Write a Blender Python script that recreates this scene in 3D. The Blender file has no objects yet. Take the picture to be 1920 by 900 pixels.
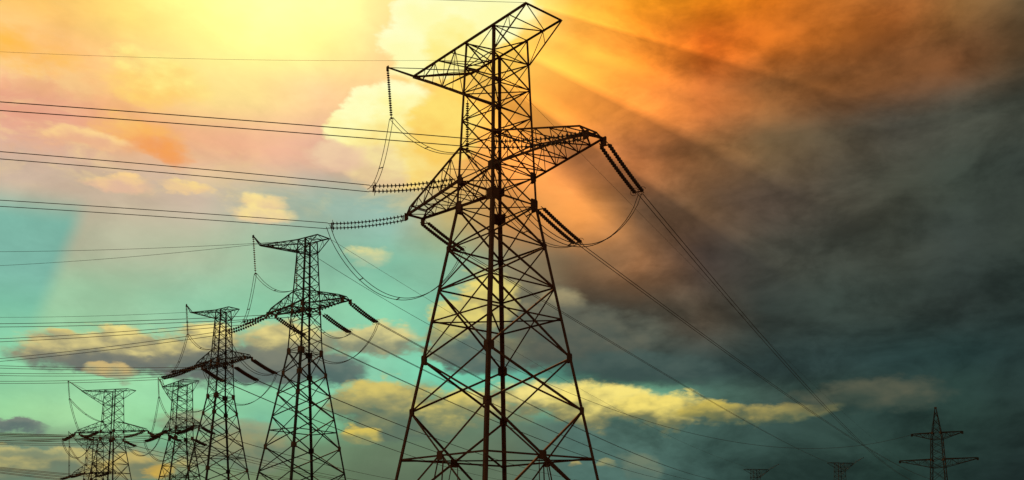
import bpy, math, random
from mathutils import Vector as V, Matrix

# ------------------------------------------------------------------ camera
R = math.radians
sc = bpy.context.scene
EYE = 1.7                      # eye height above the meadow
F, PY, PITCH = 1745.25, 821.2, R(6.0)
cam_d = bpy.data.cameras.new('camera')
cam_d.sensor_width = 36.0
cam_d.lens = 36.0 * F / 1920.0
cam_d.shift_y = (PY - 450.0) / 1920.0
cam_d.clip_start, cam_d.clip_end = 0.1, 30000
cam = bpy.data.objects.new('camera', cam_d)
cam.location = (0, 0, EYE)
cam.rotation_euler = (R(90) + PITCH, 0, 0)
sc.collection.objects.link(cam)
sc.camera = cam
cP, sP = math.cos(PITCH), math.sin(PITCH)


def ray(u, v):                 # photograph pixel -> direction in the place
    x, y = (u - 960) / F, (PY - v) / F
    return V((x, cP - y * sP, sP + y * cP))


def at(u, v, depth):           # ... at a real distance in metres
    r = ray(u, v)
    return V((0, 0, EYE)) + r * (depth / r.y)


def at_height(u, v, z):        # ... at a real height in metres
    r = ray(u, v)
    return V((0, 0, EYE)) + r * ((z - EYE) / r.z)


# ------------------------------------------------------------------ light
SUN = ray(520, -130).normalized()
sun_az, sun_el = math.atan2(SUN.x, SUN.y), math.asin(SUN.z)
sl = bpy.data.lights.new('sun', 'SUN')
sl.energy, sl.angle, sl.color = 4.0, R(0.6), (1.0, 0.45, 0.12)
so = bpy.data.objects.new('sun', sl)
so.rotation_euler = SUN.to_track_quat('Z', 'Y').to_euler()
so.location = (-60, 120, 90)
sc.collection.objects.link(so)
vs = sc.view_settings
vs.view_transform, vs.look, vs.exposure, vs.gamma = 'Standard', 'None', 0.0, 1.0
vs.use_curve_mapping = False
sc.cycles.max_bounces, sc.cycles.diffuse_bounces, sc.cycles.volume_bounces = 3, 2, 0
sc.cycles.use_adaptive_sampling = True
sc.cycles.adaptive_threshold = 0.015
sc.cycles.use_denoising = True

# ------------------------------------------------------------------ sky
# The whole sky lives in the world shader, laid out by azimuth and elevation.
def ae(u, v):                  # compass azimuth and elevation (degrees) of a photograph pixel
    r = ray(u, v)
    return math.degrees(math.atan2(r.x, r.y)), math.degrees(math.atan2(r.z, math.hypot(r.x, r.y)))


def lin3(c):
    return tuple(((x / 255 + .055) / 1.055) ** 2.4 if x > 10 else x / 255 / 12.92 for x in c)


world = bpy.data.worlds.new('World')
sc.world = world
world.use_nodes = True
world.cycles.sampling_method = 'NONE'
WT = world.node_tree
WT.nodes.clear()


def nd(kind, **kw):
    n = WT.nodes.new(kind)
    for k, v in kw.items():
        setattr(n, k, v)
    return n


def put_in(sock, v):
    if isinstance(v, bpy.types.NodeSocket):
        WT.links.new(v, sock)
    elif v is not None:
        sock.default_value = v


def math_(op, a, b=None, c=None, clamp=False):
    n = nd('ShaderNodeMath', operation=op, use_clamp=clamp)
    for s, v in zip(n.inputs, (a, b, c)):
        put_in(s, v)
    return n.outputs[0]


def vmath(op, a, b=None, out=0):
    n = nd('ShaderNodeVectorMath', operation=op)
    put_in(n.inputs[0], a)
    if b is not None:
        put_in(n.inputs[1], b)
    return n.outputs['Value'] if op in ('DOT_PRODUCT', 'LENGTH') else n.outputs[0]


def smooth(v, lo, hi, a=0.0, b=1.0):
    n = nd('ShaderNodeMapRange', interpolation_type='SMOOTHSTEP')
    for s, x in zip(n.inputs, (v, lo, hi, a, b)):
        put_in(s, x)
    return n.outputs[0]


def mixc(f, a, b, blend='MIX'):
    n = nd('ShaderNodeMix', data_type='RGBA', blend_type=blend, clamp_factor=True)
    put_in(n.inputs[0], f)
    put_in(n.inputs[6], a if not isinstance(a, tuple) else (*a[:3], 1))
    put_in(n.inputs[7], b if not isinstance(b, tuple) else (*b[:3], 1))
    return n.outputs[2]


def noise(vec, scale, detail=5, rough=.55, dist=0.0):
    n = nd('ShaderNodeTexNoise')
    put_in(n.inputs['Vector'], vec)
    n.inputs['Scale'].default_value = scale
    n.inputs['Detail'].default_value = detail
    n.inputs['Roughness'].default_value = rough
    n.inputs['Distortion'].default_value = dist
    return n


def puffs(vec, scale, detail=3.0, rough=.55, smo=.35):
    n = nd('ShaderNodeTexVoronoi', feature='F1', normalize=True)
    put_in(n.inputs['Vector'], vec)
    n.inputs['Scale'].default_value = scale
    n.inputs['Detail'].default_value = detail
    n.inputs['Roughness'].default_value = rough
    n.inputs['Lacunarity'].default_value = 2.3
    return n.outputs['Distance']


DIR = vmath('NORMALIZE', nd('ShaderNodeTexCoord').outputs['Generated'])
sep = nd('ShaderNodeSeparateXYZ')
put_in(sep.inputs[0], DIR)
DX, DY, DZ = sep.outputs
AZ = math_('MULTIPLY', math_('ARCTAN2', DX, DY), 180 / math.pi)
EL = math_('MULTIPLY', math_('ARCSINE', DZ), 180 / math.pi)
flat = vmath('MULTIPLY', DIR, (1.0, 1.0, 2.2))          # clouds lie flat

# wind-blown distortion of the layout
w1 = noise(flat, 9.0, 6, .58)
w2 = noise(flat, 34.0, 5, .6)
cw = vmath('ADD', vmath('MULTIPLY', vmath('SUBTRACT', w1.outputs['Color'], (.5, .5, .5)), (3.2, 2.0, 0)),
           vmath('MULTIPLY', vmath('SUBTRACT', w2.outputs['Color'], (.5, .5, .5)), (1.3, 1.1, 0)))
cmb = nd('ShaderNodeCombineXYZ')
put_in(cmb.inputs[0], AZ)
put_in(cmb.inputs[1], EL)
POS = cmb.outputs[0]
WPOS = vmath('ADD', POS, cw)
sw = nd('ShaderNodeSeparateXYZ')
put_in(sw.inputs[0], vmath('ADD', POS, vmath('MULTIPLY', cw, (.42, .42, 0))))
WAZ, WEL = sw.outputs[0], sw.outputs[1]

US = [0, 120, 240, 360, 480, 600, 720, 840, 960, 1080, 1200, 1320, 1440, 1560, 1680, 1800, 1920]
ROWS = {
 0: [(255,205,100),(255,225,110),(255,245,135),(255,255,150),(255,255,160),(255,250,160),(255,226,150),(255,238,150),(255,230,130),(255,175,65),(250,155,35),(245,140,25),(225,120,25),(175,100,35),(120,90,45),(95,80,60),(85,78,62)],
 100: [(255,200,100),(255,200,105),(255,222,120),(255,240,140),(255,250,150),(255,232,142),(252,210,144),(255,212,102),(255,205,90),(253,170,65),(240,140,45),(205,100,30),(205,108,32),(188,105,38),(165,95,42),(132,92,50),(102,82,55)],
 200: [(255,205,140),(255,195,125),(255,200,130),(255,225,140),(255,224,145),(250,200,148),(250,205,145),(255,205,90),(250,170,70),(240,150,60),(220,130,55),(185,105,50),(150,95,50),(128,80,42),(120,76,42),(112,72,42),(92,70,46)],
 300: [(236,166,138),(231,166,138),(236,171,118),(236,176,133),(236,176,143),(221,171,148),(231,186,138),(240,180,90),(235,150,72),(198,124,70),(166,102,58),(132,90,54),(100,80,55),(82,72,56),(75,72,62),(72,74,64),(68,72,62)],
 400: [(203,178,158),(203,179,156),(203,181,156),(203,181,161),(178,183,161),(153,178,161),(150,185,170),(190,170,110),(202,140,76),(194,126,64),(110,80,55),(89,67,48),(85,72,60),(72,68,58),(64,66,56),(58,66,58),(52,60,54)],
 500: [(186,182,155),(184,183,155),(180,183,155),(174,185,155),(157,189,157),(137,184,157),(127,184,157),(135,180,150),(140,130,100),(113,88,63),(117,82,55),(71,60,52),(68,68,60),(62,66,58),(58,63,55),(52,60,55),(48,56,50)],
 600: [(156,198,160),(156,198,160),(157,200,162),(146,200,165),(141,202,165),(146,205,167),(136,205,167),(120,185,158),(95,105,92),(72,70,60),(68,68,60),(70,62,52),(49,56,51),(55,66,60),(52,62,56),(48,58,54),(42,54,50)],
 700: [(139,211,166),(154,218,166),(159,218,168),(154,211,168),(144,206,166),(134,201,164),(139,206,171),(115,205,170),(105,180,155),(64,96,87),(53,72,68),(48,65,63),(44,60,58),(46,64,62),(40,60,58),(36,56,54),(36,52,50)],
 750: [(144,208,161),(154,214,164),(156,218,166),(152,214,166),(142,208,164),(134,201,161),(134,201,164),(115,190,158),(120,190,155),(125,190,150),(115,175,140),(70,100,88),(58,78,70),(48,68,62),(40,60,56),(38,58,53),(36,52,49)],
 800: [(150,207,151),(160,212,156),(155,217,161),(150,217,161),(125,190,155),(123,185,142),(108,140,110),(100,125,100),(96,118,97),(85,115,105),(75,105,95),(62,88,80),(52,74,68),(46,66,60),(40,60,55),(38,58,52),(36,52,48)],
 850: [(112,138,116),(118,142,116),(118,158,126),(122,176,138),(126,154,116),(108,136,104),(100,120,94),(98,118,94),(96,114,92),(82,113,103),(73,102,93),(58,84,77),(49,71,65),(43,63,57),(38,58,52),(36,55,50),(34,49,46)],
 900: [(115,160,135),(125,160,130),(120,150,120),(120,145,110),(119,137,102),(99,122,92),(96,114,90),(94,114,90),(94,112,90),(80,112,102),(72,100,92),(55,80,74),(46,68,62),(40,60,55),(36,56,50),(34,52,48),(32,46,44)],
}
DECK = lin3((92, 102, 95))      # overcast that fills the rest of the sky
stack = []
for v, cols in ROWS.items():
    rp = nd('ShaderNodeValToRGB')
    el = rp.color_ramp.elements
    put_in(rp.inputs[0], math_('MULTIPLY_ADD', WAZ, 1 / 120.0, .5, clamp=True))
    stops = [(-58, DECK)] + [(ae(u, v)[0], lin3(c)) for u, c in zip(US, cols)] + [(58, DECK)]
    while len(el) < len(stops):
        el.new(.5)
    for e, (a, c) in zip(el, stops):
        e.position = a / 120 + .5
        e.color = (*c, 1)
    stack.append((ae(960, v)[1], rp.outputs[0]))
base = stack[0][1]
# above the frame the glow round the hidden sun closes again into overcast
sunv = vmath('DOT_PRODUCT', DIR, tuple(SUN))
sun_deg = math_('MULTIPLY', math_('ARCCOSINE', math_('MINIMUM', sunv, 1.0)), 180 / math.pi)
glow = math_('POWER', 2.718, math_('MULTIPLY', math_('MULTIPLY', sun_deg, sun_deg), -1 / 48.0))
up = mixc(smooth(sun_deg, 2, 27), lin3((255, 250, 165)), DECK)
base = mixc(smooth(EL, stack[0][0] + .5, stack[0][0] + 7), base, up)
for (e1_, _), (e0_, col) in zip(stack, stack[1:]):
    base = mixc(smooth(WEL, e1_, e0_), base, col)
base = mixc(smooth(EL, 3.0, -2.0), base, lin3((62, 86, 78)))

# clear air left of the long shaft's edge
(a_a, e_a), (a_b, e_b) = ae(222, 220), ae(52, 640)
ex, ey = a_b - a_a, e_b - e_a
en = math.hypot(ex, ey)
side = vmath('DOT_PRODUCT', vmath('SUBTRACT', POS, (a_a, e_a, 0)), (ey / en, -ex / en, 0))
clear_m = math_('MULTIPLY', smooth(side, -.6, .6), math_('MULTIPLY', smooth(EL, ae(0, 330)[1], ae(0, 410)[1]), smooth(EL, ae(0, 680)[1], ae(0, 560)[1])))
base = mixc(clear_m, base, mixc(smooth(EL, ae(0, 480)[1], ae(0, 620)[1]), lin3((126, 182, 164)), lin3((128, 200, 166))))

# soft streaks and folds of the cloud deck: strong on the dull right, faint in the clear left
FLAT = vmath('ADD', vmath('MULTIPLY', POS, (.055, .15, 0)), vmath('MULTIPLY', cw, (.03, .05, 0)))
PV = vmath('ADD', vmath('MULTIPLY', DIR, (1.0, 1.0, 1.9)), vmath('MULTIPLY', cw, (.006, .006, .006)))
pf1 = puffs(PV, 24.0, 2.0)
fold = noise(FLAT, 1.9, 10, .62, .35).outputs['Fac']
fine = noise(vmath('MULTIPLY', FLAT, (1.2, 1.0, 1.0)), 7.5, 10, .68, .2).outputs['Fac']
lumps = smooth(noise(vmath('ADD', vmath('MULTIPLY', DIR, (1.0, 1.0, 1.7)), vmath('MULTIPLY', cw, (.008, .008, .008))), 11.0, 9, .6, .3).outputs['Fac'], .33, .67)
deckness = smooth(WAZ, 1.0, 9.0)
mod = math_('ADD', math_('MULTIPLY', math_('SUBTRACT', fold, .5), 1.1), math_('ADD', math_('MULTIPLY', math_('SUBTRACT', fine, .5), .35), math_('ADD', math_('MULTIPLY', math_('SUBTRACT', lumps, .5), .95), math_('MULTIPLY', math_('SUBTRACT', .33, pf1), .85))))
amp = math_('MULTIPLY_ADD', deckness, .50, .16)
gain = math_('MAXIMUM', math_('MULTIPLY_ADD', mod, amp, 1.0), .35)
gc = nd('ShaderNodeCombineXYZ')
for s in gc.inputs:
    put_in(s, gain)
base = mixc(1.0, base, gc.outputs[0], 'MULTIPLY')

# shafts of light fanning out from the hidden sun
s_az, s_el = math.degrees(sun_az), math.degrees(sun_el)
SX = V((SUN.y, -SUN.x, 0)).normalized()
SY = SX.cross(SUN)
phi = math_('ARCTAN2', vmath('DOT_PRODUCT', DIR, tuple(SY)), vmath('DOT_PRODUCT', DIR, tuple(SX)))
phd = math_('MULTIPLY', math_('ABSOLUTE', phi), 180 / math.pi)
shr = nd('ShaderNodeValToRGB')
put_in(shr.inputs[0], math_('DIVIDE', math_('ADD', phd, math_('MULTIPLY', math_('SUBTRACT', fine, .5), .25)), 180.0))
ST = [(0, .30), (4, .50), (6.5, .90), (7.0, .34), (9, .38), (11, .68), (13, .50), (16.6, .95), (17.2, .28), (21, .36), (24.4, .80), (25.0, .18), (28, .10), (30, .35), (33, 1.0), (37, .80), (41, .40), (110, .40), (180, .40)]
se = shr.color_ramp.elements
while len(se) < len(ST):
    se.new(.5)
for e_, (a_, i_) in zip(se, ST):
    e_.position = a_ / 180
    e_.color = (i_, i_, i_, 1)
fall = math_('MULTIPLY', smooth(sun_deg, 10, 19), smooth(sun_deg, 39, 24))
sh = math_('MULTIPLY', math_('SUBTRACT', shr.outputs[0], .40), fall)
sg_ = nd('ShaderNodeCombineXYZ')
for s_, k_ in zip(sg_.inputs, (1.15, 1.05, .8)):
    put_in(s_, math_('MULTIPLY_ADD', sh, k_, 1.0))
base = mixc(1.0, base, sg_.outputs[0], 'MULTIPLY')

base = mixc(1.0, base, mixc(glow, (0, 0, 0), (.34, .32, .10)), 'ADD')
# thin ragged cloud veiling the glow
wsp = noise(vmath('ADD', FLAT, (3.1, 1.7, 0)), 3.4, 10, .62, .6).outputs['Fac']
wm = math_('MULTIPLY', smooth(wsp, .44, .66), math_('MULTIPLY', smooth(AZ, 0.0, -8.0), math_('MULTIPLY', smooth(EL, ae(400, 420)[1], ae(400, 300)[1]), smooth(sun_deg, 9, 17))))
base = mixc(math_('MULTIPLY', wm, .6), base, lin3((255, 224, 150)))
pm = math_('MULTIPLY', smooth(wsp, .50, .30), math_('MULTIPLY', smooth(AZ, -4.0, -14.0), math_('MULTIPLY', smooth(EL, ae(400, 400)[1], ae(400, 300)[1]), smooth(sun_deg, 12, 20))))
base = mixc(math_('MULTIPLY', pm, .35), base, lin3((250, 186, 112)))

# the separate heaps of cloud: (u, v, ru, rv, lit, shade, softness, raggedness)
CL = [
 # cream heap against the glow
 (790,70,82,78,(255,255,200),(255,252,180),.28,.8),(870,20,135,66,(255,255,200),(255,252,178),.32,.8),(850,85,70,45,(255,248,165),(255,238,140),.5,.8),
 (735,200,84,62,(255,255,195),(255,246,160),.32,1.0),(680,240,68,52,(255,255,190),(255,242,160),.36,1.1),
 (765,280,104,78,(255,246,165),(248,214,120),.45,1.0),(700,310,70,45,(250,230,160),(225,195,150),.6,1.0),(830,240,70,80,(255,225,115),(250,205,100),.6,.8),
 (640,300,60,30,(240,205,165),(228,190,160),1.0,1.2),
 # small warm wisps, upper left
 (275,262,62,34,(250,184,98),(244,166,100),1.5,1.7),(310,292,40,22,(246,164,86),(240,158,96),1.5,1.7),(225,235,50,24,(252,200,112),(248,188,112),1.6,1.6),(160,262,110,20,(255,215,145),(235,180,140),.9,1.3),(330,352,55,14,(252,220,140),(235,200,150),.8,1.2),(230,345,70,16,(250,210,145),(225,185,155),.9,1.3),
 (462,376,44,17,(252,228,150),(235,205,150),1.1,1.8),(484,400,72,18,(250,225,150),(225,200,160),1.1,1.8),(505,380,30,12,(250,222,150),(230,202,155),1.2,1.7),(300,150,100,50,(255,240,140),(255,205,110),1.0,1.0),
 (40,90,110,42,(255,192,82),(255,184,78),1.6,1.3),(690,478,46,24,(232,222,150),(170,195,160),.9,1.2),
 # lower left bank
 (480,690,150,42,(130,138,118),(96,112,104),.6,1.0),(620,700,70,34,(112,128,116),(84,108,102),.5,1.1),(560,640,120,38,(228,212,136),(130,132,110),.6,1.1),(690,640,110,34,(222,210,140),(132,140,116),.6,1.2),
 (215,660,190,42,(226,210,138),(106,112,106),.55,1.1),(115,628,30,16,(225,205,125),(170,165,125),.6,1.0),(230,630,75,26,(240,222,138),(136,134,114),.5,1.1),(360,640,95,38,(240,222,138),(114,118,108),.5,1.1),
 (250,688,200,20,(124,126,112),(104,112,106),.9,1.2),(470,684,150,30,(124,128,112),(96,108,102),.9,1.1),(210,700,60,14,(205,180,120),(150,160,130),.8,1.2),
 # cloud behind the big tower's body
 (905,560,62,52,(235,216,120),(170,160,108),.5,1.1),(850,595,48,42,(228,212,118),(165,160,110),.5,1.1),(830,640,45,40,(200,190,112),(120,135,112),.6,1.1),(905,655,90,48,(120,128,108),(86,108,100),.5,1.0),
 (985,650,70,30,(158,150,104),(92,106,96),.7,1.2),(1040,575,56,38,(156,144,108),(100,102,88),.9,1.2),
 # bright strip over the horizon
 (745,775,130,58,(150,150,102),(94,114,96),.5,1.0),(720,740,85,30,(214,196,108),(140,142,102),.6,1.1),(860,765,110,34,(226,206,108),(120,130,98),.6,1.1),
 (1010,752,130,36,(242,224,134),(122,128,96),.75,1.7),(1140,762,135,38,(248,228,126),(124,126,90),.7,1.7),(1250,772,105,34,(244,222,116),(110,116,84),.7,1.7),(1330,768,55,18,(205,184,88),(120,122,78),.7,1.2),
 (1465,774,120,20,(168,154,88),(84,98,76),.8,1.2),(1620,745,150,32,(86,90,74),(62,76,66),1.1,1.1),(675,822,44,16,(214,192,92),(130,140,100),.7,1.2),
 (1090,640,170,60,(98,100,86),(78,88,80),.9,1.0),(1180,690,150,34,(74,92,86),(60,80,76),.9,1.0),
 # bottom left rags
 (120,880,260,50,(150,152,116),(104,124,104),1.0,1.1),(420,800,120,24,(150,160,124),(118,142,118),1.1,1.2),
 (25,795,70,12,(124,134,122),(98,116,110),.6,1.1),(90,858,160,26,(196,184,116),(112,126,104),.8,1.2),(60,838,80,14,(196,186,120),(130,140,110),.8,1.1),(250,880,110,26,(196,176,104),(120,128,100),.8,1.2),(292,888,34,22,(238,196,72),(190,160,80),.8,1.1),
 (450,850,120,40,(150,150,110),(108,126,104),.8,1.1),(1095,872,14,8,(170,158,100),(110,120,95),.7,1.1),(1152,868,18,8,(150,150,105),(100,118,98),.8,1.1),(1205,872,40,26,(112,126,104),(88,112,100),1.0,1.1),
]
pf2 = puffs(vmath('ADD', PV, tuple(SUN * .006 + V((0, 0, .022)))), 24.0, 1.0)
bnoise = noise(flat, 17.0, 9, .62).outputs['Fac']
relief = math_('MULTIPLY', math_('SUBTRACT', pf2, pf1), 1.5)
relief = math_('ADD', relief, math_('MULTIPLY', math_('SUBTRACT', bnoise, .5), .9))
bil = math_('ADD', math_('MULTIPLY', math_('SUBTRACT', .32, pf1), .75), math_('MULTIPLY', math_('SUBTRACT', bnoise, .5), .8))
sky = base
for (u, v, ru, rv, lit, shade, soft, rag) in CL:
    a0, e0 = ae(u, v)
    ra = abs(ae(u + ru, v)[0] - ae(u - ru, v)[0]) / 2
    re = abs(ae(u, v + rv)[1] - ae(u, v - rv)[1]) / 2
    dep = nd('ShaderNodeVectorMath', operation='MULTIPLY_ADD')   # keeps the heaps in order, so the shader stays small
    put_in(dep.inputs[0], sky)
    dep.inputs[1].default_value = (1e-7, 1e-7, 1e-7)
    put_in(dep.inputs[2], WPOS)
    q = vmath('MULTIPLY', vmath('SUBTRACT', dep.outputs[0], (a0, e0, 0)), (1 / ra, 1 / re, 0))
    d = math_('SUBTRACT', 1.0, vmath('DOT_PRODUCT', q, q))
    d = math_('MULTIPLY_ADD', bil, 2.2 * rag, d)
    mask = smooth(d, -.35 * soft - .05, .8 * soft + .15)
    tt = vmath('DOT_PRODUCT', q, (0, .50, 0))
    lf = math_('ADD', math_('ADD', tt, relief), .46)
    sky = mixc(mask, sky, mixc(smooth(lf, .02, 1.02), lin3(shade), lin3(lit)))

nish = nd('ShaderNodeTexSky', sky_type='NISHITA')
nish.sun_disc = False
nish.sun_elevation, nish.sun_rotation = sun_el, sun_az
nish.air_density, nish.dust_density = 1.5, 3.0
bg1, bg2, addn, wo = nd('ShaderNodeBackground'), nd('ShaderNodeBackground'), nd('ShaderNodeAddShader'), nd('ShaderNodeOutputWorld')
put_in(bg1.inputs[0], sky)
bg1.inputs[1].default_value = 1.0
put_in(bg2.inputs[0], nish.outputs[0])
bg2.inputs[1].default_value = 0.0
WT.links.new(bg1.outputs[0], addn.inputs[0])
WT.links.new(bg2.outputs[0], addn.inputs[1])
WT.links.new(addn.outputs[0], wo.inputs[0])

# ------------------------------------------------------------------ helpers
COL = sc.collection


def lin(c):
    return tuple(((x / 255 + .055) / 1.055) ** 2.4 if x > 10 else x / 255 / 12.92 for x in c) + (1,)


def material(name, c1, c2, rough=.6, metal=0.0, scale=2.0, bump=0.0, spec=.15):
    m = bpy.data.materials.new(name)
    m.use_nodes = True
    nt = m.node_tree
    b = nt.nodes['Principled BSDF']
    b.inputs['Roughness'].default_value = rough
    b.inputs['Metallic'].default_value = metal
    b.inputs['Specular IOR Level'].default_value = spec
    tc = nt.nodes.new('ShaderNodeTexCoord')
    nz = nt.nodes.new('ShaderNodeTexNoise')
    nz.inputs['Scale'].default_value = scale
    nz.inputs['Detail'].default_value = 6
    rp = nt.nodes.new('ShaderNodeValToRGB')
    rp.color_ramp.elements[0].position, rp.color_ramp.elements[1].position = .35, .68
    rp.color_ramp.elements[0].color = (*c1, 1)
    rp.color_ramp.elements[1].color = (*c2, 1)
    nt.links.new(tc.outputs['Object'], nz.inputs['Vector'])
    nt.links.new(nz.outputs['Fac'], rp.inputs['Fac'])
    nt.links.new(rp.outputs['Color'], b.inputs['Base Color'])
    if bump:
        bp = nt.nodes.new('ShaderNodeBump')
        bp.inputs['Strength'].default_value = bump
        nt.links.new(nz.outputs['Fac'], bp.inputs['Height'])
        nt.links.new(bp.outputs['Normal'], b.inputs['Normal'])
    return m


M_GLOW_TINT = material('glow_tinted_paint', (.115, .033, .015), (.17, .048, .021), .85, 0, 1.7, .08)  # orange glow over the steel, put into the base colour as red
M_STEEL = material('weathered_brown_paint', (.055, .034, .025), (.09, .05, .035), .9, 0, 1.7, .08)
M_PLATE = material('plate_steel', (.16, .06, .03), (.23, .085, .045), .9, 0, 3.0, .08)
M_GLASS = material('brown_glazed_porcelain', (.075, .028, .016), (.11, .045, .026), .6, 0, 4)
M_WIRE = material('dull_aluminium', (.10, .055, .04), (.15, .08, .055), .9, 0, 5)
M_GROUND = material('meadow', (.035, .05, .018), (.07, .075, .03), .95, 0, .05, .4)
M_BARK = material('bark', (.035, .025, .018), (.07, .05, .035), .9, 0, 6, .3)
M_LEAF = material('leaf', (.035, .045, .015), (.075, .075, .025), .7, 0, 1.5)


class MB:
    """collects shapes for one mesh object"""
    def __init__(self):
        self.v, self.f = [], []

    def prism(self, p, q, prof_p, prof_q=None):
        prof_q = prof_q or prof_p
        n, b = len(prof_p), len(self.v)
        self.v += [p + o for o in prof_p] + [q + o for o in prof_q]
        for i in range(n):
            j = (i + 1) % n
            self.f.append((b + i, b + j, b + n + j, b + n + i))
        self.f.append(tuple(b + i for i in reversed(range(n))))
        self.f.append(tuple(b + n + i for i in range(n)))

    def angle(self, p, q, w, n, off=0.0):
        """rolled steel angle from p to q: one flange in the face whose outward normal is n"""
        d = (q - p).normalized()
        u = (n - d * n.dot(d)).normalized()
        v = d.cross(u)
        t = max(.012, w * .13)
        pr = [(0, -w / 2), (0, w / 2), (-t, w / 2), (-t, -w / 2 + t), (-w * .8, -w / 2 + t), (-w * .8, -w / 2)]
        o = [u * (a + off) + v * c for a, c in pr]
        self.prism(p, q, o)

    def corner(self, p, q, w, f1, f2):
        """corner angle: flanges run from the edge along f1 and f2"""
        t = w * .12
        o = [V((0, 0, 0)), f1 * w, f1 * w + f2 * t, (f1 + f2) * t, f2 * w + f1 * t, f2 * w]
        self.prism(p, q, o)

    def plate(self, c, n, up, w, h, t, cut=.25):
        n = n.normalized()
        up = (up - n * up.dot(n)).normalized()
        s = n.cross(up)
        k = cut
        sh = [(-1, -1 + k), (-1 + k, -1), (1 - k, -1), (1, -1 + k), (1, 1 - k), (1 - k, 1), (-1 + k, 1), (-1, 1 - k)]
        o = [s * (a * w / 2) + up * (b * h / 2) for a, b in sh]
        self.prism(c - n * t / 2, c + n * t / 2, o)

    def tube(self, pts, r, n=5):
        b0 = len(self.v)
        m = len(pts)
        for i, p in enumerate(pts):
            d = (pts[min(i + 1, m - 1)] - pts[max(i - 1, 0)]).normalized()
            ref = V((0, 0, 1)) if abs(d.z) < .9 else V((1, 0, 0))
            x = d.cross(ref).normalized()
            y = d.cross(x)
            rr = r[i] if isinstance(r, (list, tuple)) else r
            self.v += [p + (x * math.cos(2 * math.pi * k / n) + y * math.sin(2 * math.pi * k / n)) * rr for k in range(n)]
        for i in range(m - 1):
            for k in range(n):
                a, c = b0 + i * n + k, b0 + i * n + (k + 1) % n
                self.f.append((a, c, c + n, a + n))
        self.f.append(tuple(b0 + k for k in reversed(range(n))))
        self.f.append(tuple(b0 + (m - 1) * n + k for k in range(n)))

    def build(self, name, mat, parent=None, smooth=False):
        me = bpy.data.meshes.new(name)
        me.from_pydata([tuple(v) for v in self.v], [], self.f)
        me.materials.append(mat)
        if smooth:
            me.polygons.foreach_set('use_smooth', [True] * len(me.polygons))
        me.update()
        o = bpy.data.objects.new(name, me)
        COL.objects.link(o)
        if parent:
            o.parent = parent
        return o


def tag(o, label=None, cat=None, group=None, kind=None):
    for k, v in (('label', label), ('category', cat), ('group', group), ('kind', kind)):
        if v:
            o[k] = v
    return o


def empty(name, loc=(0, 0, 0), rz=0.0):
    o = bpy.data.objects.new(name, None)
    o.empty_display_size = .5
    o.location = loc
    o.rotation_euler = (0, 0, rz)
    COL.objects.link(o)
    return o


KIDS = {}


def kids_of(o):
    return [c for c in bpy.data.objects if c.parent == o]


def copy_tree(root):
    r = root.copy()
    COL.objects.link(r)
    for ch in KIDS[root.name]:
        c = ch[0].copy()
        COL.objects.link(c)
        c.parent = r
        for g in ch[1]:
            d = g.copy()
            COL.objects.link(d)
            d.parent = c
    return r


def remember(root):
    by = {}
    for o in bpy.data.objects:
        if o.parent:
            by.setdefault(o.parent.name, []).append(o)
    KIDS[root.name] = [(c, by.get(c.name, [])) for c in by.get(root.name, [])]


# ------------------------------------------------------------------ lattice towers
SG = {'N': (1, -1), 'L': (-1, -1), 'R': (1, 1), 'B': (-1, 1)}
FACES = [('L', 'N', V((0, -1, 0))), ('N', 'R', V((1, 0, 0))), ('R', 'B', V((0, 1, 0))), ('B', 'L', V((-1, 0, 0)))]


def lattice_body(root, lev, panels, belts, ties, leg_w, brace_w, gussets, kink=None, ka=1.0, kb=1.0):
    """lev: list of (z, half width) from the ground up"""
    zs = [z for z, s in lev]
    S = dict(lev)

    def s_at(z):
        for (z0, s0), (z1, s1) in zip(lev, lev[1:]):
            if z0 - 1e-6 <= z <= z1 + 1e-6:
                return s0 + (s1 - s0) * (z - z0) / (z1 - z0)
        return lev[-1][1]

    def P(c, z):
        s = s_at(z)
        return V((SG[c][0] * s * ka, SG[c][1] * s * kb, z))

    for c in 'NLRB':
        m = MB()
        f1, f2 = V((-SG[c][0], 0, 0)), V((0, -SG[c][1], 0))
        pts = [zs[0]] + [k for k in (kink or [])] + [zs[-1]]
        for a, b, wd in zip(pts, pts[1:], leg_w):
            m.corner(P(c, a), P(c, b) + V((0, 0, .02)), wd, f1, f2)
        m.build('leg', M_STEEL, root)
    for (z0, z1) in panels:
        wd = brace_w(z0)
        for a, b, n in FACES:
            for k, (c, d) in enumerate(((a, b), (b, a))):
                m = MB()
                m.angle(P(c, z0), P(d, z1), wd, n, (-.03 if k == 0 else -.03 - wd * .2))
                m.build('brace', M_STEEL, root)
    for z in belts:
        wd = brace_w(z) * .9
        for a, b, n in FACES:
            m = MB()
            m.angle(P(a, z), P(b, z), wd, n, -.045)
            m.build('belt_beam', M_STEEL, root)
    for z in ties:
        m = MB()
        m.angle(P('L', z - .06), P('R', z - .06), brace_w(z) * .8, V((0, 0, 1)))
        m.build('diaphragm_tie', M_STEEL, root)
        m = MB()
        m.angle(P('N', z - .2), P('B', z - .2), brace_w(z) * .8, V((0, 0, 1)))
        m.build('diaphragm_tie', M_STEEL, root)
    for z, sz in gussets:
        for c in 'NLRB':
            p = P(c, z)
            m = MB()
            for n in (V((SG[c][0], 0, 0)), V((0, SG[c][1], 0))):
                tdir = V((0, -SG[c][1], 0)) if abs(n.x) > .5 else V((-SG[c][0], 0, 0))
                m.plate(p + tdir * sz * .42 + n * .012, n, V((0, 0, 1)), sz, sz * 1.25, .02)
            m.build('gusset_plate', M_PLATE, root)
    return P


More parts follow.
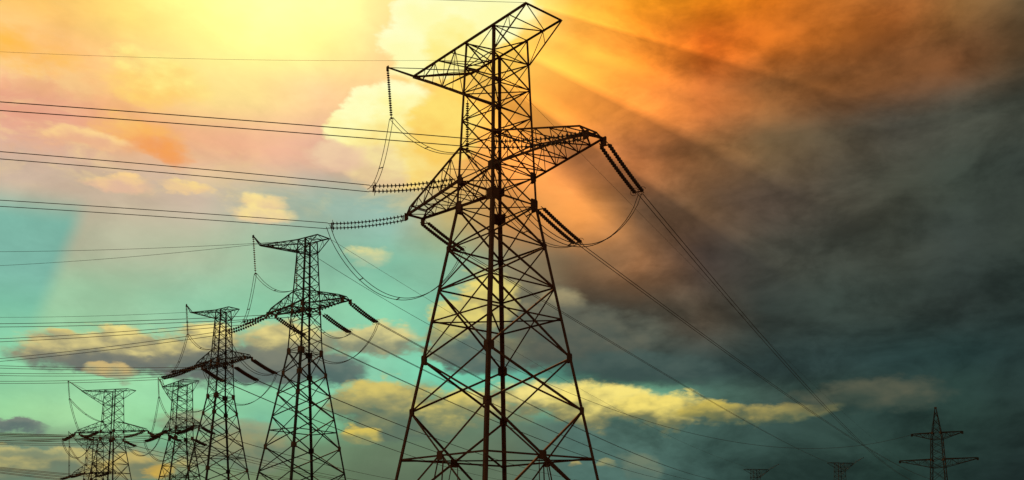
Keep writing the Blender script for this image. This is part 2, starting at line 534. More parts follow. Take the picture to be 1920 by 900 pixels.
def lace(part, c0, c1, n, wd, nrm, name='lacing_bar', verticals=True, start=0.0):
    """zigzag lacing between two chords given as (p, q)"""
    (p0, q0), (p1, q1) = c0, c1
    for i in range(n):
        t0, t1 = i / n, (i + 1) / n
        a, b = p0.lerp(q0, t0), p1.lerp(q1, t1)
        if i % 2:
            a, b = p1.lerp(q1, t0), p0.lerp(q0, t1)
        m = MB()
        m.angle(a, b, wd, nrm, -.02)
        m.build(name, M_STEEL, part)
        if verticals:
            m = MB()
            m.angle(p0.lerp(q0, t1), p1.lerp(q1, t1), wd * .85, nrm, -.05)
            m.build(name, M_STEEL, part)


def lower_arms(root, P, z2, z3, tips, end_b, end_h, wd, n):
    for sgn, ta in tips:
        cA, cB = (('N', 'R') if sgn > 0 else ('L', 'B'))
        a = sgn * ta
        ch = {'bn': (P(cA, z2), V((a, -end_b, z2 - .05))), 'br': (P(cB, z2), V((a, end_b, z2 - .05))),
              'tn': (P(cA, z3), V((a - sgn * .6, -end_b, z2 + end_h))), 'tr': (P(cB, z3), V((a - sgn * .6, end_b, z2 + end_h)))}
        m = MB()
        nn = {'bn': V((0, -1, 0)), 'br': V((0, 1, 0)), 'tn': V((0, -1, 0)), 'tr': V((0, 1, 0))}
        for k, (p, q) in ch.items():
            m.angle(p, q, wd * (1.45 if k[0] == 'b' else 1.0), nn[k])
        # end bar and tip brackets
        e = V((sgn * .25, 0, 0))
        m.angle(ch['bn'][1] + V((0, -.25, 0)), ch['br'][1] + V((0, .25, 0)), wd * 1.5, V((sgn, 0, 0)))
        m.angle(ch['tn'][1], ch['tr'][1], wd, V((sgn, 0, 0)))
        m.angle(ch['tn'][1], ch['bn'][1], wd, V((sgn, 0, 0)))
        m.angle(ch['tr'][1], ch['br'][1], wd, V((sgn, 0, 0)))
        arm = m.build('lower_crossarm', M_STEEL, root)
        lace(arm, ch['bn'], ch['tn'], n, wd * .62, V((0, -1, 0)))
        lace(arm, ch['br'], ch['tr'], n, wd * .62, V((0, 1, 0)))
        lace(arm, ch['bn'], ch['br'], n, wd * .62, V((0, 0, -1)))
        lace(arm, ch['tn'], ch['tr'], n, wd * .5, V((0, 0, 1)), verticals=False)
        for b in (-end_b, end_b):
            m = MB()
            m.plate(V((a + sgn * .05, b, z2 - .28)), V((0, 1, 0)), V((0, 0, 1)), .62, .7, .05)
            m.build('tip_bracket', M_PLATE, arm)


def build_type_a():
    """broad anchor tower, the big one in front"""
    K = 1.4
    zz = {k: v * K + EYE for k, v in dict(zt=30.55, t2=28.95, t3=27.3, t4=25.51, z3=23.79, z2=21.71, z1=19.96,
          zA=17.38, zB=14.82, zF=12.9, zC=10.53, zD=7.35, zG=4.51, zH=1.15).items()}
    s1, sg = 1.752 * K, 4.985 * K
    lev = [(0, sg), (zz['z1'], s1), (zz['zt'], 1.385 * K)]
    root = empty('transmission_tower')
    bw = lambda z: .17 if z < zz['zC'] else (.15 if z < zz['z1'] else .105)
    pn = ['zH', 'zD', 'zC', 'zB', 'zA', 'z1', 'z2', 'z3', 't4', 't3', 't2', 'zt']
    panels = [(zz[a], zz[b]) for a, b in zip(pn, pn[1:])]
    P = lattice_body(root, lev, panels, [zz[k] for k in ('zG', 'zF', 'zB', 'zA', 'z1', 'z2', 'z3', 't4', 't3', 't2', 'zt')],
                     [zz[k] for k in ('zG', 'zF', 'z1', 'z2', 't3')], (.30, .22), bw,
                     [(zz['zC'], .62), (zz['z1'], .8), (zz['z2'], .65), (zz['zA'], .4), (zz['zD'], .5)], [zz['z1']])
    # short struts under the lowest frame
    for a, b, n in FACES:
        mid = (P(a, zz['zG']) + P(b, zz['zG'])) / 2
        for k in (-.3, .3):
            d = (P(b, 0) - P(a, 0)).normalized()
            m = MB()
            m.angle(mid + d * k, (P(a, .4) + P(b, .4)) / 2 + d * k * 4, .09, n, -.1)
            m.build('brace', M_STEEL, root)
        m = MB()
        m.plate(mid + n * .02, n, V((0, 0, 1)), .75, .75, .025)
        m.build('gusset_plate', M_PLATE, root)
    lower_arms(root, P, zz['z2'], zz['z3'], ((1, 8.35 * K), (-1, 8.75 * K)), .85 * K * .8, .45 * K, .15, 6)
    # the top arm: box truss, cut square at the near end, pointed with a raised horn at the far end
    zt, t2, t3 = zz['zt'], zz['t2'], zz['t3']
    s = 1.385 * K
    n0, n1 = V((4.4 * K, -s * 1.06, zt)), V((-7.0 * K, -s * 1.08, zt))
    r0, rm, r1 = V((4.4 * K, s, zt)), V((-4.1 * K, s * .95, zt)), V((-6.9 * K, -s * .9, zt))
    w_ = .15
    m = MB()
    m.angle(n0, n1, w_ * 1.15, V((0, -1, 0)))
    m.angle(r0, rm, w_, V((0, 1, 0)))
    m.angle(rm, r1, w_, V((0, 1, 0)))
    m.angle(n0, r0, w_, V((1, 0, 0)))
    lo = [(P('N', t2), n0.lerp(r0, .02)), (P('R', t2), r0), (P('L', t3), n1 + V((0, 0, -.1))), (P('B', t3), r1 + V((0, 0, -.1)))]
    for p, q in lo:
        m.angle(p, q, w_ * 1.1, V((0, -1, 0)))
    arm = m.build('top_crossarm', M_STEEL, root)
    w2 = .085
    topc = (P('N', zt), n0), (P('R', zt), r0)
    lace(arm, topc[0], topc[1], 2, w2, V((0, 0, 1)))
    lace(arm, (P('N', t2), n0), (P('N', zt), n0.lerp(P('N', zt), .08)), 2, w2, V((0, -1, 0)))
    lace(arm, (P('R', t2), r0), (P('R', zt), r0.lerp(P('R', zt), .08)), 2, w2, V((0, 1, 0)))
    lace(arm, (P('L', t3), n1), (P('L', zt), n1.lerp(P('L', zt), .05)), 5, w2, V((0, -1, 0)))
    lace(arm, (P('B', t3), r1), (P('B', zt), rm), 3, w2, V((0, 1, 0)))
    lace(arm, (P('L', zt), n1), (P('B', zt), rm), 4, w2, V((0, 0, 1)))
    lace(arm, (P('L', t3), n1), (P('B', t3), r1), 4, w2, V((0, 0, -1)))
    tip = V((-10.9 * K, -1.0 * K, 32.9 * K + EYE))
    m = MB()
    m.angle(n1, tip, w_, V((0, -1, 0)))
    m.angle(r1, tip, w_, V((0, 1, 0)))
    m.angle(V((-5.6 * K, -s * 1.07, zt)), tip, w2, V((0, 0, 1)))
    m.plate(tip + V((0, 0, -.1)), V((0, 1, 0)), V((0, 0, 1)), .4, .5, .05)
    m.build('jumper_horn', M_STEEL, root)
    remember(root)
    P.zz = zz
    pts = {'z2': zz['z2'], 'tipR': 8.35 * K, 'tipL': -8.75 * K, 'end_b': .85 * K * .8, 'horn': tip, 's2': s1, 'z1': zz['z1'],
           'legstr': V((-s - .12, -s + .35, t3 - .5)), 'gw0': n0, 'gw1': V((-4.24 * K, -s * 1.08, zt)), 'zt': zt, 's': s}
    return root, pts


def build_type_b():
    """tall slim anchor tower with a straight waist below the arm"""
    zz = dict(zt=44.2, t2=42.5, t3=40.9, t4=39.3, t5=37.8, z3=36.3, z2=34.2, z1=33.4, y1=31.6, y2=29.5, zb=27.35,
              x1=24.1, x2=21.0, x3=17.75, xf=15.75, x4=13.35, x5=9.8, x6=5.6, x7=1.2)
    lev = [(0, 5.95), (zz['zb'], 1.86), (zz['zt'], 1.07)]
    root = empty('tall_transmission_tower')
    bw = lambda z: .15 if z < zz['zb'] else .10
    pn = ['x7', 'x6', 'x5', 'x4', 'x3', 'x2', 'x1', 'zb', 'y2', 'y1', 'z1', 'z2', 'z3', 't5', 't4', 't3', 't2', 'zt']
    panels = [(zz[a], zz[b]) for a, b in zip(pn, pn[1:])]
    P = lattice_body(root, lev, panels, [zz[k] for k in ('x6', 'xf', 'zb', 'z1', 'z2', 'z3', 't2', 'zt')],
                     [zz[k] for k in ('zb', 'z2', 't2')], (.30, .22), bw,
                     [(zz['zb'], .75), (zz['x1'], .6), (zz['x2'], .45), (zz['x4'], .6), (zz['z2'], .5), (zz['z1'], .5)], [zz['zb']], .775, 1.145)
    lower_arms(root, P, zz['z2'], zz['z3'], ((1, 8.1), (-1, 7.4)), .8, .55, .15, 6)
    zt, t2 = zz['zt'], zz['t2']
    s = 1.07
    n0, n1 = V((3.3, -s * 1.14, zt)), V((-10.1, -.5, zt + 1.0))
    r0, r1 = V((3.3, s * 1.14, zt)), V((-10.1, .1, zt + 1.0))
    w_ = .14
    m = MB()
    m.angle(n0, P('L', zt), w_, V((0, -1, 0)))
    m.angle(P('L', zt), n1, w_, V((0, -1, 0)))
    m.angle(r0, P('B', zt), w_, V((0, 1, 0)))
    m.angle(P('B', zt), r1, w_, V((0, 1, 0)))
    m.angle(n0, r0, w_, V((1, 0, 0)))
    for p, q in ((P('N', t2), n0), (P('R', t2), r0), (P('L', t2), n1), (P('B', t2), r1)):
        m.angle(p, q, w_ * 1.2, V((0, -1, 0)))
    arm = m.build('top_crossarm', M_STEEL, root)
    w2 = .085
    lace(arm, (P('N', zt), n0), (P('R', zt), r0), 2, w2, V((0, 0, 1)))
    lace(arm, (P('N', t2), n0), (P('N', zt), n0.lerp(P('N', zt), .08)), 2, w2, V((0, -1, 0)))
    lace(arm, (P('R', t2), r0), (P('R', zt), r0.lerp(P('R', zt), .08)), 2, w2, V((0, 1, 0)))
    lace(arm, (P('L', t2), n1), (P('L', zt), n1.lerp(P('L', zt), .05)), 6, w2, V((0, -1, 0)))
    lace(arm, (P('B', t2), r1), (P('B', zt), r1.lerp(P('B', zt), .05)), 6, w2, V((0, 1, 0)))
    lace(arm, (P('L', zt), n1), (P('B', zt), r1), 5, w2, V((0, 0, 1)))
    lace(arm, (P('L', t2), n1), (P('B', t2), r1), 5, w2, V((0, 0, -1)))
    tip = V((-12.0, -.2, zt + 2.9))
    m = MB()
    m.angle(n1, tip, w_ * 1.4, V((0, -1, 0)))
    m.angle(r1, tip, w_ * 1.2, V((0, 1, 0)))
    m.plate(tip + V((0, 0, -.1)), V((0, 1, 0)), V((0, 0, 1)), .4, .5, .05)
    m.build('jumper_horn', M_STEEL, root)
    remember(root)
    pts = {'z2': zz['z2'], 'tipR': 8.1, 'tipL': -7.4, 'end_b': .8, 'horn': tip, 's2': 1.65, 'z1': zz['z1'],
           'legstr': V((-s - .15, -s + .2, t2 - .3)), 'gw0': r0, 'gw1': V((-5.5, -s * .8, zt + .6)), 'zt': zt, 's': s}
    return root, pts


def build_type_c():
    """slender suspension pylon: two straight arms and a tapering peak"""
    zp, zu, zl = 33.2, 25.4, 18.4
    lev = [(0, 2.6), (zl, 1.6), (zu, 1.3), (zp, .18)]
    root = empty('two_arm_pylon')
    z, zs = 0.5, [0.5]
    while z < zp - 1.2:
        z += 2.9 if z < zl - 3 else (1.75 if z < zu else 1.9)
        zs.append(min(z, zp))
    P = lattice_body(root, lev, list(zip(zs, zs[1:])), [zl, zl + 2.0, zu, zu + 1.6], [zl, zu], (.2, .18, .13), lambda q: .09,
                     [(zl + 1.8, .4), (zu + 1.5, .4)], [zl, zu])
    m = MB()
    m.plate(V((0, 0, zp)), V((0, 1, 0)), V((0, 0, 1)), .55, .5, .3)
    m.build('peak_cap', M_PLATE, root)
    for zc, ln, h in ((zl, 8.9, 2.0), (zu, 5.8, 1.6)):
        for sgn in (1, -1):
            cA, cB = (('N', 'R') if sgn > 0 else ('L', 'B'))
            tA, tB = V((sgn * ln, -.18, zc + h)), V((sgn * ln, .18, zc + h))
            ch = {'tn': (P(cA, zc + h), tA), 'tr': (P(cB, zc + h), tB),
                  'bn': (P(cA, zc), tA - V((0, 0, .25))), 'br': (P(cB, zc), tB - V((0, 0, .25)))}
            m = MB()
            for k, (p, q) in ch.items():
                m.angle(p, q, .2 if k[0] == 't' else .14, V((0, -1 if k[1] == 'n' else 1, 0)))
            m.plate((tA + tB) / 2 - V((0, 0, .3)), V((0, 1, 0)), V((0, 0, 1)), .5, .7, .1)
            arm = m.build('crossarm', M_STEEL, root)
            lace(arm, ch['bn'], ch['tn'], 5, .085, V((0, -1, 0)))
            lace(arm, ch['br'], ch['tr'], 5, .085, V((0, 1, 0)))
            lace(arm, ch['tn'], ch['tr'], 5, .075, V((0, 0, 1)), verticals=False)
    return root


# ------------------------------------------------------------------ insulators, wires
def quad(A, E, sag, ext=1.0, n=60):
    return [A + (E - A) * t + V((0, 0, -4 * sag * t * (1 - t))) for t in (i / n * ext for i in range(n + 1))]


def walk(f, L, n):
    """points at equal steps along curve f(t) up to length L"""
    out, acc, prev, t = [f(0.0)], 0.0, f(0.0), 0.0
    step, dt = L / n, 1e-4
    while len(out) <= n and t < 1.5:
        t += dt
        p = f(t)
        acc += (p - prev).length
        prev = p
        if acc >= step * len(out):
            out.append(p)
    return out, t


def disc_stack(m, pts, r, segs=9):
    """bell-shaped discs along the path"""
    for i in range(len(pts) - 1):
        p, q = pts[i], pts[i + 1]
        d = (q - p).normalized()
        L = (q - p).length
        ref = V((0, 0, 1)) if abs(d.z) < .9 else V((1, 0, 0))
        x = d.cross(ref).normalized()
        y = d.cross(x)
        rings = [(0, r * .2), (.3, r * .26), (.5, r), (.62, r * .96), (.66, r * .24), (1, r * .2)]
        b0 = len(m.v)
        for t, rr in rings:
            c = p + d * (L * t)
            m.v += [c + (x * math.cos(2 * math.pi * k / segs) + y * math.sin(2 * math.pi * k / segs)) * rr for k in range(segs)]
        for a in range(len(rings) - 1):
            for k in range(segs):
                u, w2 = b0 + a * segs + k, b0 + a * segs + (k + 1) % segs
                m.f.append((u, w2, w2 + segs, u + segs))


def insulator(pts, offs, r, label, group, rings=True, segs=9, name='insulator_string'):
    """one or two parallel stacks of discs with their yokes; pts is the centre path"""
    root = empty(name, pts[0])
    o0 = pts[0]
    P0 = [p - o0 for p in pts]
    n = len(P0)
    lead = max(1, n // 12)
    for of in offs:
        m = MB()
        disc_stack(m, [p + of for p in P0[lead:n - lead]], r, segs)
        m.build('disc_stack', M_GLASS, root)
        m = MB()
        m.tube([P0[0] + of * .9] + [p + of for p in P0[lead:lead + 1]], .035, 5)
        m.build('link_rod', M_PLATE, root)
        m = MB()
        m.tube([p + of for p in P0[n - lead - 1:n - lead]] + [P0[-1] + of], .035, 5)
        m.build('link_rod', M_PLATE, root)
    d = (P0[-1] - P0[-2]).normalized()
    if len(offs) > 1:
        for p in (P0[lead], P0[n - lead - 1]):
            m = MB()
            v = (offs[0] - offs[1])
            m.tube([p + offs[0] * 1.25, p + offs[1] * 1.25], .06, 6)
            m.build('yoke_plate', M_PLATE, root)
    if rings:
        for of in offs:
            sd = d.cross(V((0, 0, 1))).normalized()
            up = sd.cross(d)
            c = P0[n - lead - 1] + of
            m = MB()
            R_ = r * 1.9
            m.tube([c - d * .1 + (sd * math.cos(a) + up * math.sin(a)) * R_ for a in [k * .36 for k in range(1, 15)]], .022, 4)
            m.build('guard_ring', M_PLATE, root)
    else:
        m = MB()
        m.plate(P0[-1], V((0, 1, 0)), V((0, 0, 1)), r * 1.6, r * 1.2, .06)
        m.build('clamp', M_PLATE, root)
    tag(root, label, 'insulator', group)
    return root


def bundle(path, offs, r, label, group, name='conductor_bundle', spacers=0, cat='power line', sides=5):
    o0 = path[0]
    root = empty(name, o0)
    for of in offs:
        m = MB()
        m.tube([p - o0 + of for p in path], r, sides)
        m.build('wire', M_WIRE, root)
    if len(offs) > 1 and spacers:
        k = len(path)
        for i in range(1, spacers + 1):
            c = path[min(k - 1, int(i * k / (spacers + 1)))] - o0
            m = MB()
            m.tube([c + offs[0] * 1.25, c + offs[1] * 1.25], r * 1.5, 4)
            m.build('spacer', M_PLATE, root)
    tag(root, label, cat, group)
    return root


def single(path, r, label, group, name='ground_wire'):
    o0 = path[0]
    m = MB()
    m.tube([p - o0 for p in path], r, 4)
    o = m.build(name, M_WIRE)
    o.location = o0
    return tag(o, label, 'power line', group)


def dress(root, pts, who, spec, Ls, nd, r, wr, hang, near=False):
    """insulators, conductors and jumpers of one anchor tower"""
    M = Matrix.Translation(root.location) @ Matrix.Rotation(root.rotation_euler.z, 4, 'Z')
    z2, eb = pts['z2'], pts['end_b']
    att = {('near', 'left'): V((pts['tipR'], -eb, z2 - .35)), ('near', 'right'): V((pts['tipR'], eb, z2 - .35)),
           ('far', 'left'): V((pts['tipL'], -eb, z2 - .35)), ('far', 'right'): V((pts['tipL'], eb, z2 - .35)),
           ('middle', 'left'): V((-pts['s2'], -pts['s2'] - .1, z2 - .1)), ('middle', 'right'): V((pts['s2'], pts['s2'] + .1, pts['z1'] - .1))}
    ends = {}
    for (ph, side), (u, v, how, val, sag, ext) in spec.items():
        A = M @ att[(ph, side)]
        E = at(u, v, val) if how == 'd' else at_height(u, v, val)
        f = lambda t, A=A, E=E, sag=sag: A + (E - A) * t + V((0, 0, -4 * sag * t * (1 - t)))
        spts, t1 = walk(f, Ls * (1.15 if near and side == 'right' else 1), nd)
        drop = (.9 if near else 1.3) * (1 if side == 'left' else .55)
        spts = [p - V((0, 0, drop * (1 - (1 - i / nd) ** 1.8))) for i, p in enumerate(spts)]
        f = lambda t, A=A, E=E, sag=sag, t1=t1, drop=drop: A + (E - A) * t + V((0, 0, -4 * sag * t * (1 - t) - drop * max(0, 1 - (t - t1) / (1 - t1)) ** 2))
        d = (E - A); d.z = 0; d.normalize()
        sd = V((-d.y, d.x, 0))
        arm = {'near': 'near arm', 'far': 'far arm', 'middle': 'waist'}[ph]
        off = sd * (.34 if near else .28) + V((0, 0, .10 if side == 'left' else 0))
        offs = [off, -off]
        insulator(spts, offs, r, f'twin insulator string pulling {side} from the {arm} of {who}', 'tension insulators', True, 9 if near else 6)
        P = [f(t1 + (ext - t1) * (i / 70.0)) for i in range(71)]
        wo = sd * .24 + V((0, 0, .2 if side == 'left' else .05))
        bundle(P, [wo, -wo], wr, f'pair of wires running {side} from the {arm} of {who}', 'conductors', spacers=0)
        ends[(ph, side)] = (P[0], sd)
    # loops under the arm tips
    for ph in ('near', 'far'):
        if (ph, 'left') in ends and (ph, 'right') in ends:
            a, b = ends[(ph, 'left')][0], ends[(ph, 'right')][0]
            path = [a.lerp(b, t) + V((0, 0, -hang * (1 - (2 * t - 1) ** 2) ** .8)) for t in (i / 30 for i in range(31))]
            o = V((.16, .0, .1))
            bundle(path, [o, -o], wr, f'slack jumper loop under the {ph} arm of {who}', 'jumper loops', 'jumper_loop', 3 if near else 0)
    # jumper carried out by the horn
    H = M @ pts['horn']
    hl = pts['hornlen']
    if ('middle', 'left') in ends:
        a = ends[('middle', 'left')][0]
        low = H + V((.10, 0, -1)) * hl + (a - H) * .03
        hs = [H.lerp(low, i / nd) for i in range(nd + 1)]
        insulator(hs, [V((0, 0, 0))], r * .85, f'insulator string hanging from the raised horn of {who}', 'jumper insulators', False, 9 if near else 6)
        q = M @ pts['legstr']
        qs = [q + V((0, 0, -hl * .95)) * (i / nd) for i in range(nd + 1)]
        insulator(qs, [V((0, 0, 0))], r * .85, f'insulator string hanging beside the upper shaft of {who}', 'jumper insulators', False, 9 if near else 6)
        o = V((.18, .0, .06))
        path = [low.lerp(a, t) + V((0, 0, -.9 * hang * .3 * 4 * t * (1 - t))) for t in (i / 20 for i in range(21))]
        bundle(path, [o, -o], wr * .9, f'jumper wires dropping left from the horn insulator of {who}', 'jumper loops', 'jumper_wire', 1)
        path = [low.lerp(qs[-1], t) + V((0, 0, -hang * .22 * 4 * t * (1 - t))) for t in (i / 20 for i in range(21))]
        bundle(path, [o, -o], wr * .9, f'jumper wires between the horn and shaft insulators of {who}', 'jumper loops', 'jumper_wire', 1)
        if ('middle', 'right') in ends:
            b = ends[('middle', 'right')][0]
            path = [qs[-1].lerp(b, t) + V((0, 0, -hang * .5 * 4 * t * (1 - t))) for t in (i / 20 for i in range(21))]
            bundle(path, [o, -o], wr * .9, f'jumper wires passing behind the waist of {who}', 'jumper loops', 'jumper_wire', 1)


# ------------------------------------------------------------------ placing the towers
towA, ptsA = build_type_a()
towB, ptsB = build_type_b()
ROT = R(40.5)


def put(o, u, v_top, ztop, depth, rot):
    """stand a tower with its top centre seen at (u, v_top)"""
    p = at(u, v_top, depth)
    o.location = (p.x, p.y, p.z - ztop)
    o.rotation_euler = (0, 0, rot - R(90))
    return o


def rz(deg):        # arm direction e1=(sin,-cos): local +x turned by deg-90
    return R(deg)


towA.location = (-1.327, 77.0, 0)
towA.rotation_euler = (0, 0, R(40.5) - R(90))
tag(towA, 'the biggest steel lattice pylon, in the foreground right of centre', 'pylon', 'lattice pylons')
put(towB, 577, 451, 44.2, 134, R(55.4))
tag(towB, 'second largest lattice pylon, tall and slim, just left of the biggest', 'pylon', 'lattice pylons')
T3 = put(copy_tree(towB), 419, 582, 44.2, 176, R(53))
tag(T3, 'third largest lattice pylon, slim with an upturned horn, left of the second', 'pylon', 'lattice pylons')
T4 = put(copy_tree(towA), 343, 718, 44.47, 243, R(39.5))
tag(T4, 'distant lattice pylon seen square on, partly behind the third largest pylon', 'pylon', 'lattice pylons')
T1 = put(copy_tree(towA), 214, 732, 44.47, 275, R(75))
tag(T1, 'leftmost full lattice pylon, wide arms, standing at the far left', 'pylon', 'lattice pylons')
T5 = put(copy_tree(towA), 179, 822, 44.47, 330, R(55))
tag(T5, 'farthest left lattice pylon, half hidden behind the leftmost one', 'pylon', 'lattice pylons')
def joined_copy(root, name):
    m = MB()
    for ch, gs in KIDS[root.name]:
        for o in [ch] + gs:
            b = len(m.v)
            m.v += [v.co.copy() for v in o.data.vertices]
            m.f += [tuple(b + i for i in p.vertices) for p in o.data.polygons]
    return m.build(name, M_STEEL)


T6 = put(joined_copy(towA, 'far_transmission_tower'), 1574, 868, 44.47, 490, R(283))
tag(T6, 'tiny far pylon top on the right, just left of the two-armed pylon', 'pylon', 'lattice pylons')
T7 = put(T6.copy(), 1416, 880, 44.47, 520, R(283))
COL.objects.link(T7)
tag(T7, 'tiniest far pylon top at the bottom edge, left of the other tiny one', 'pylon', 'lattice pylons')
C = build_type_c()
put(C, 1754, 765, 33.2, 230, R(55.5))
tag(C, 'slender far pylon with two straight crossarms and a pointed peak, lower right', 'pylon', 'lattice pylons')

# ------------------------------------------------------------------ ground
FOOT = [t.location.copy() for t in (towA, towB, T3, T4, T1, T5, T6, T7, C)]
print('foot', [tuple(round(c, 1) for c in f) for f in FOOT])


def ground():
    n = 260
    vs_, fs = [], []
    for j in range(n + 1):
        for i in range(n + 1):
            a, b = i / n * 2 - 1, j / n * 2 - 1
            x = math.copysign(abs(a) ** 2.6, a) * 9000
            y = math.copysign(abs(b) ** 2.6, b) * 9000 + 150
            r = math.hypot(x, y)
            z = (math.sin(x * .011 + 1) * math.cos(y * .009)) * .5 * min(1, r / 60) * (1 if r < 900 else 0.6)
            z -= 3.0 * max(0, min(1, (r - 190) / 150))
            for t in FOOT:
                k = math.exp(-((x - t.x) ** 2 + (y - t.y) ** 2) / 900.0)
                z += (t.z - z) * k
            vs_.append((x, y, z))
    for j in range(n):
        for i in range(n):
            k = j * (n + 1) + i
            fs.append((k, k + 1, k + n + 2, k + n + 1))
    me = bpy.data.meshes.new('ground')
    me.from_pydata(vs_, [], fs)
    me.materials.append(M_GROUND)
    o = bpy.data.objects.new('ground', me)
    COL.objects.link(o)
    tag(o, 'dark meadow stretching to the horizon below the pylons', kind='structure')


ground()

def retint(root, mat):        # gives one tower the colour with the warm glow mixed in
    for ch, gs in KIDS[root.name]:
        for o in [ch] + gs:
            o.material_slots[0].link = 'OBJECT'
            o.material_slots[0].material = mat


retint(towA, M_GLOW_TINT)
ptsA['hornlen'] = 4.9
ptsB['hornlen'] = 5.6
z = 32.0
dress(towA, ptsA, 'the biggest pylon', {
    ('far', 'left'): (0, 381, 'z', z - 1.0, .25, 1.3), ('middle', 'left'): (0, 291, 'z', z - 1.0, .25, 1.3), ('near', 'left'): (0, 199, 'z', z - 1.0, .25, 1.3),
    ('near', 'right'): (1758, 902, 'd', 480, 10, 1.0), ('middle', 'right'): (1775, 905, 'd', 480, 5, 1.0), ('far', 'right'): (1553, 867, 'd', 480, 2, 1.0)},
    7.3, 22, .18, .034, 6.0, True)
dress(towB, ptsB, 'the second largest pylon', {
    ('near', 'left'): (0, 610, 'd', 140, .8, 1.2), ('middle', 'left'): (0, 638, 'd', 150, .8, 1.2), ('far', 'left'): (0, 675, 'd', 165, .8, 1.2),
    ('near', 'right'): (1390, 906, 'd', 500, 6, 1.0), ('middle', 'right'): (1360, 908, 'd', 500, 6, 1.0), ('far', 'right'): (1330, 910, 'd', 500, 6, 1.0)},
    8.0, 17, .21, .045, 6.5)
dress(T3, ptsB, 'the third largest pylon', {
    ('near', 'left'): (0, 688, 'd', 182, .8, 1.2), ('middle', 'left'): (0, 702, 'd', 190, .8, 1.2), ('far', 'left'): (0, 717, 'd', 200, .8, 1.2),
    ('near', 'right'): (1150, 908, 'd', 480, 5, 1.0), ('middle', 'right'): (1080, 908, 'd', 480, 5, 1.0), ('far', 'right'): (1010, 908, 'd', 480, 5, 1.0)},
    8.5, 22, .26, .05, 6.5)
dress(T4, ptsA, 'the square-on distant pylon', {
    ('near', 'left'): (0, 815, 'd', 265, 1, 1.2), ('middle', 'left'): (0, 824, 'd', 275, 1, 1.2), ('far', 'left'): (0, 832, 'd', 285, 1, 1.2),
    ('near', 'right'): (900, 915, 'd', 520, 4, 1.0), ('middle', 'right'): (860, 915, 'd', 520, 4, 1.0), ('far', 'right'): (820, 915, 'd', 520, 4, 1.0)},
    6.5, 16, .3, .07, 5.5)
dress(T1, ptsA, 'the leftmost pylon', {
    ('near', 'left'): (0, 813, 'd', 280, .6, 1.2), ('middle', 'left'): (0, 819, 'd', 290, .6, 1.2), ('far', 'left'): (0, 828, 'd', 300, .6, 1.2),
    ('near', 'right'): (760, 910, 'd', 560, 4, 1.0), ('middle', 'right'): (720, 910, 'd', 560, 4, 1.0), ('far', 'right'): (690, 910, 'd', 560, 4, 1.0)},
    6.5, 16, .3, .075, 5.5)
dress(T5, ptsA, 'the half-hidden far pylon', {
    ('near', 'left'): (0, 877, 'd', 335, .6, 1.2), ('middle', 'left'): (0, 881, 'd', 345, .6, 1.2), ('far', 'left'): (0, 886, 'd', 355, .6, 1.2)},
    6.5, 14, .3, .085, 5.5)

# ground wires
MA = Matrix.Translation(towA.location) @ Matrix.Rotation(towA.rotation_euler.z, 4, 'Z')
A0, A1 = MA @ ptsA['gw0'], MA @ ptsA['gw1']
single(quad(A1, at_height(0, 97, A1.z - .5), .3, 1.3), .012, 'thin ground wire running left from the top arm of the biggest pylon', 'ground wires')
single(quad(A0, at_height(300, -30, A0.z + 1.2), .2, 1.6), .018, 'thin ground wire leaving the near end of the top arm of the biggest pylon', 'ground wires')
Aw = MA @ V((-ptsA['s'], ptsA['s'], ptsA['zt'] - 1.2))
single(quad(Aw, at(1700, 870, 480), 3), .018, 'thin ground wire slanting right behind the shaft of the biggest pylon', 'ground wires')
MBm = Matrix.Translation(towB.location) @ Matrix.Rotation(towB.rotation_euler.z, 4, 'Z')
B0, B1 = MBm @ ptsB['gw0'], MBm @ ptsB['gw1']
single(quad(B0, at(0, 472, 140), .4, 1.2), .028, 'upper thin ground wire running left from the second largest pylon', 'ground wires')
single(quad(B1, at(0, 498, 150), .4, 1.2), .028, 'lower thin ground wire running left from the second largest pylon', 'ground wires')
single(quad(B0, at(1420, 880, 520), 5), .028, 'thin ground wire descending right from the second largest pylon', 'ground wires')
M3 = Matrix.Translation(T3.location) @ Matrix.Rotation(T3.rotation_euler.z, 4, 'Z')
single(quad(M3 @ ptsB['gw0'], at(0, 595, 182), .4, 1.2), .03, 'thin ground wire running left from the third largest pylon', 'ground wires')
MC = Matrix.Translation(C.location) @ Matrix.Rotation(C.rotation_euler.z, 4, 'Z')
Ca = MC @ V((-5.8, 0, 26.9))
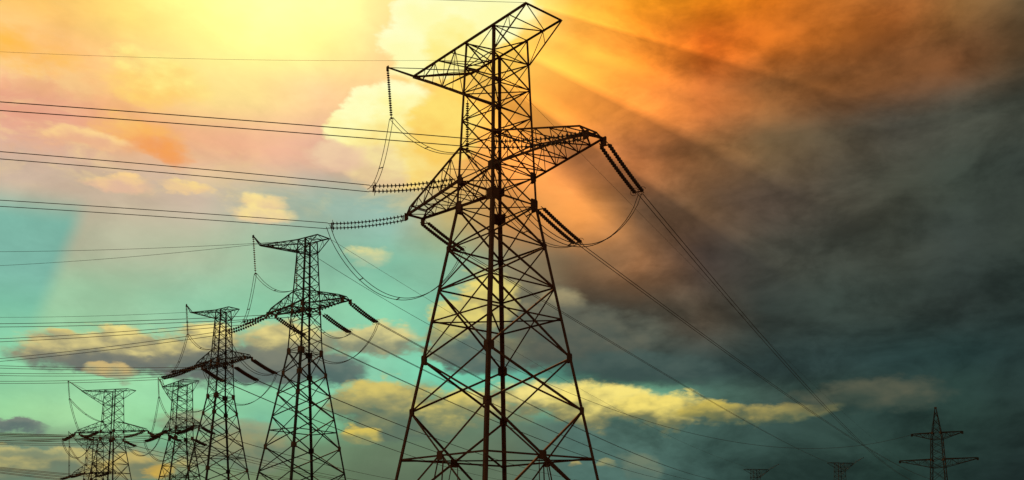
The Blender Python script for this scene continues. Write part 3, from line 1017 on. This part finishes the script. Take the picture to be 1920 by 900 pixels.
single(quad(MBm @ V((.7, 1.25, 41.8)), Ca, 13), .035, 'lone sagging wire from the second largest pylon to the two-armed pylon', 'ground wires')



# ------------------------------------------------------------------ a tree whose top just shows
def tree(base, H, label):
    rnd = random.Random(11)
    root = empty('tree', base)
    t = MB()
    trunk = [V((0.12 * math.sin(i * .8), .1 * math.cos(i), H * .8 * i / 8)) for i in range(9)]
    t.tube(trunk, [.2 * (1 - i / 10) for i in range(9)], 7)
    tr = t.build('trunk', M_BARK, root, True)
    tips = []
    for k in range(16):
        z0 = H * (.3 + .5 * k / 16)
        a = k * 2.4
        ln = H * .28 * (1.15 - k / 22)
        p0 = V((0, 0, z0))
        pts = [p0 + V((math.cos(a + .15 * j), math.sin(a + .15 * j), .55 + .12 * j)) * ln * j / 4 for j in range(5)]
        b = MB()
        b.tube(pts, [.07, .055, .04, .025, .012], 5)
        b.build('limb', M_BARK, root, True)
        tips += [pts[2], pts[3], pts[4]]
        for q in range(3):
            d = V((rnd.uniform(-1, 1), rnd.uniform(-1, 1), rnd.uniform(.2, 1))).normalized() * rnd.uniform(.5, 1.0)
            b = MB()
            b.tube([pts[2 + q % 3], pts[2 + q % 3] + d * .5, pts[2 + q % 3] + d + V((0, 0, .12))], [.02, .014, .006], 4)
            b.build('twig', M_BARK, root)
            tips.append(pts[2 + q % 3] + d)
    c = MB()
    for p in tips:
        for _ in range(34):
            o = p + V((rnd.gauss(0, .3), rnd.gauss(0, .3), rnd.gauss(0, .26)))
            u = V((rnd.uniform(-1, 1), rnd.uniform(-1, 1), rnd.uniform(-1, 1))).normalized()
            w_ = u.orthogonal().normalized()
            L = rnd.uniform(.05, .10)
            i = len(c.v)
            c.v += [o - u * L, o + w_ * L * .45, o + u * L, o - w_ * L * .45]
            c.f.append((i, i + 1, i + 2, i + 3))
    cr = c.build('crown', M_LEAF, root)
    cr['kind'] = 'stuff'
    tag(root, label, 'tree')


tp = at(334, 884, 120)
tree((tp.x, tp.y, 0), tp.z, 'small dark tree top at the bottom edge before the square-on pylon')

print('objects', len(bpy.data.objects))
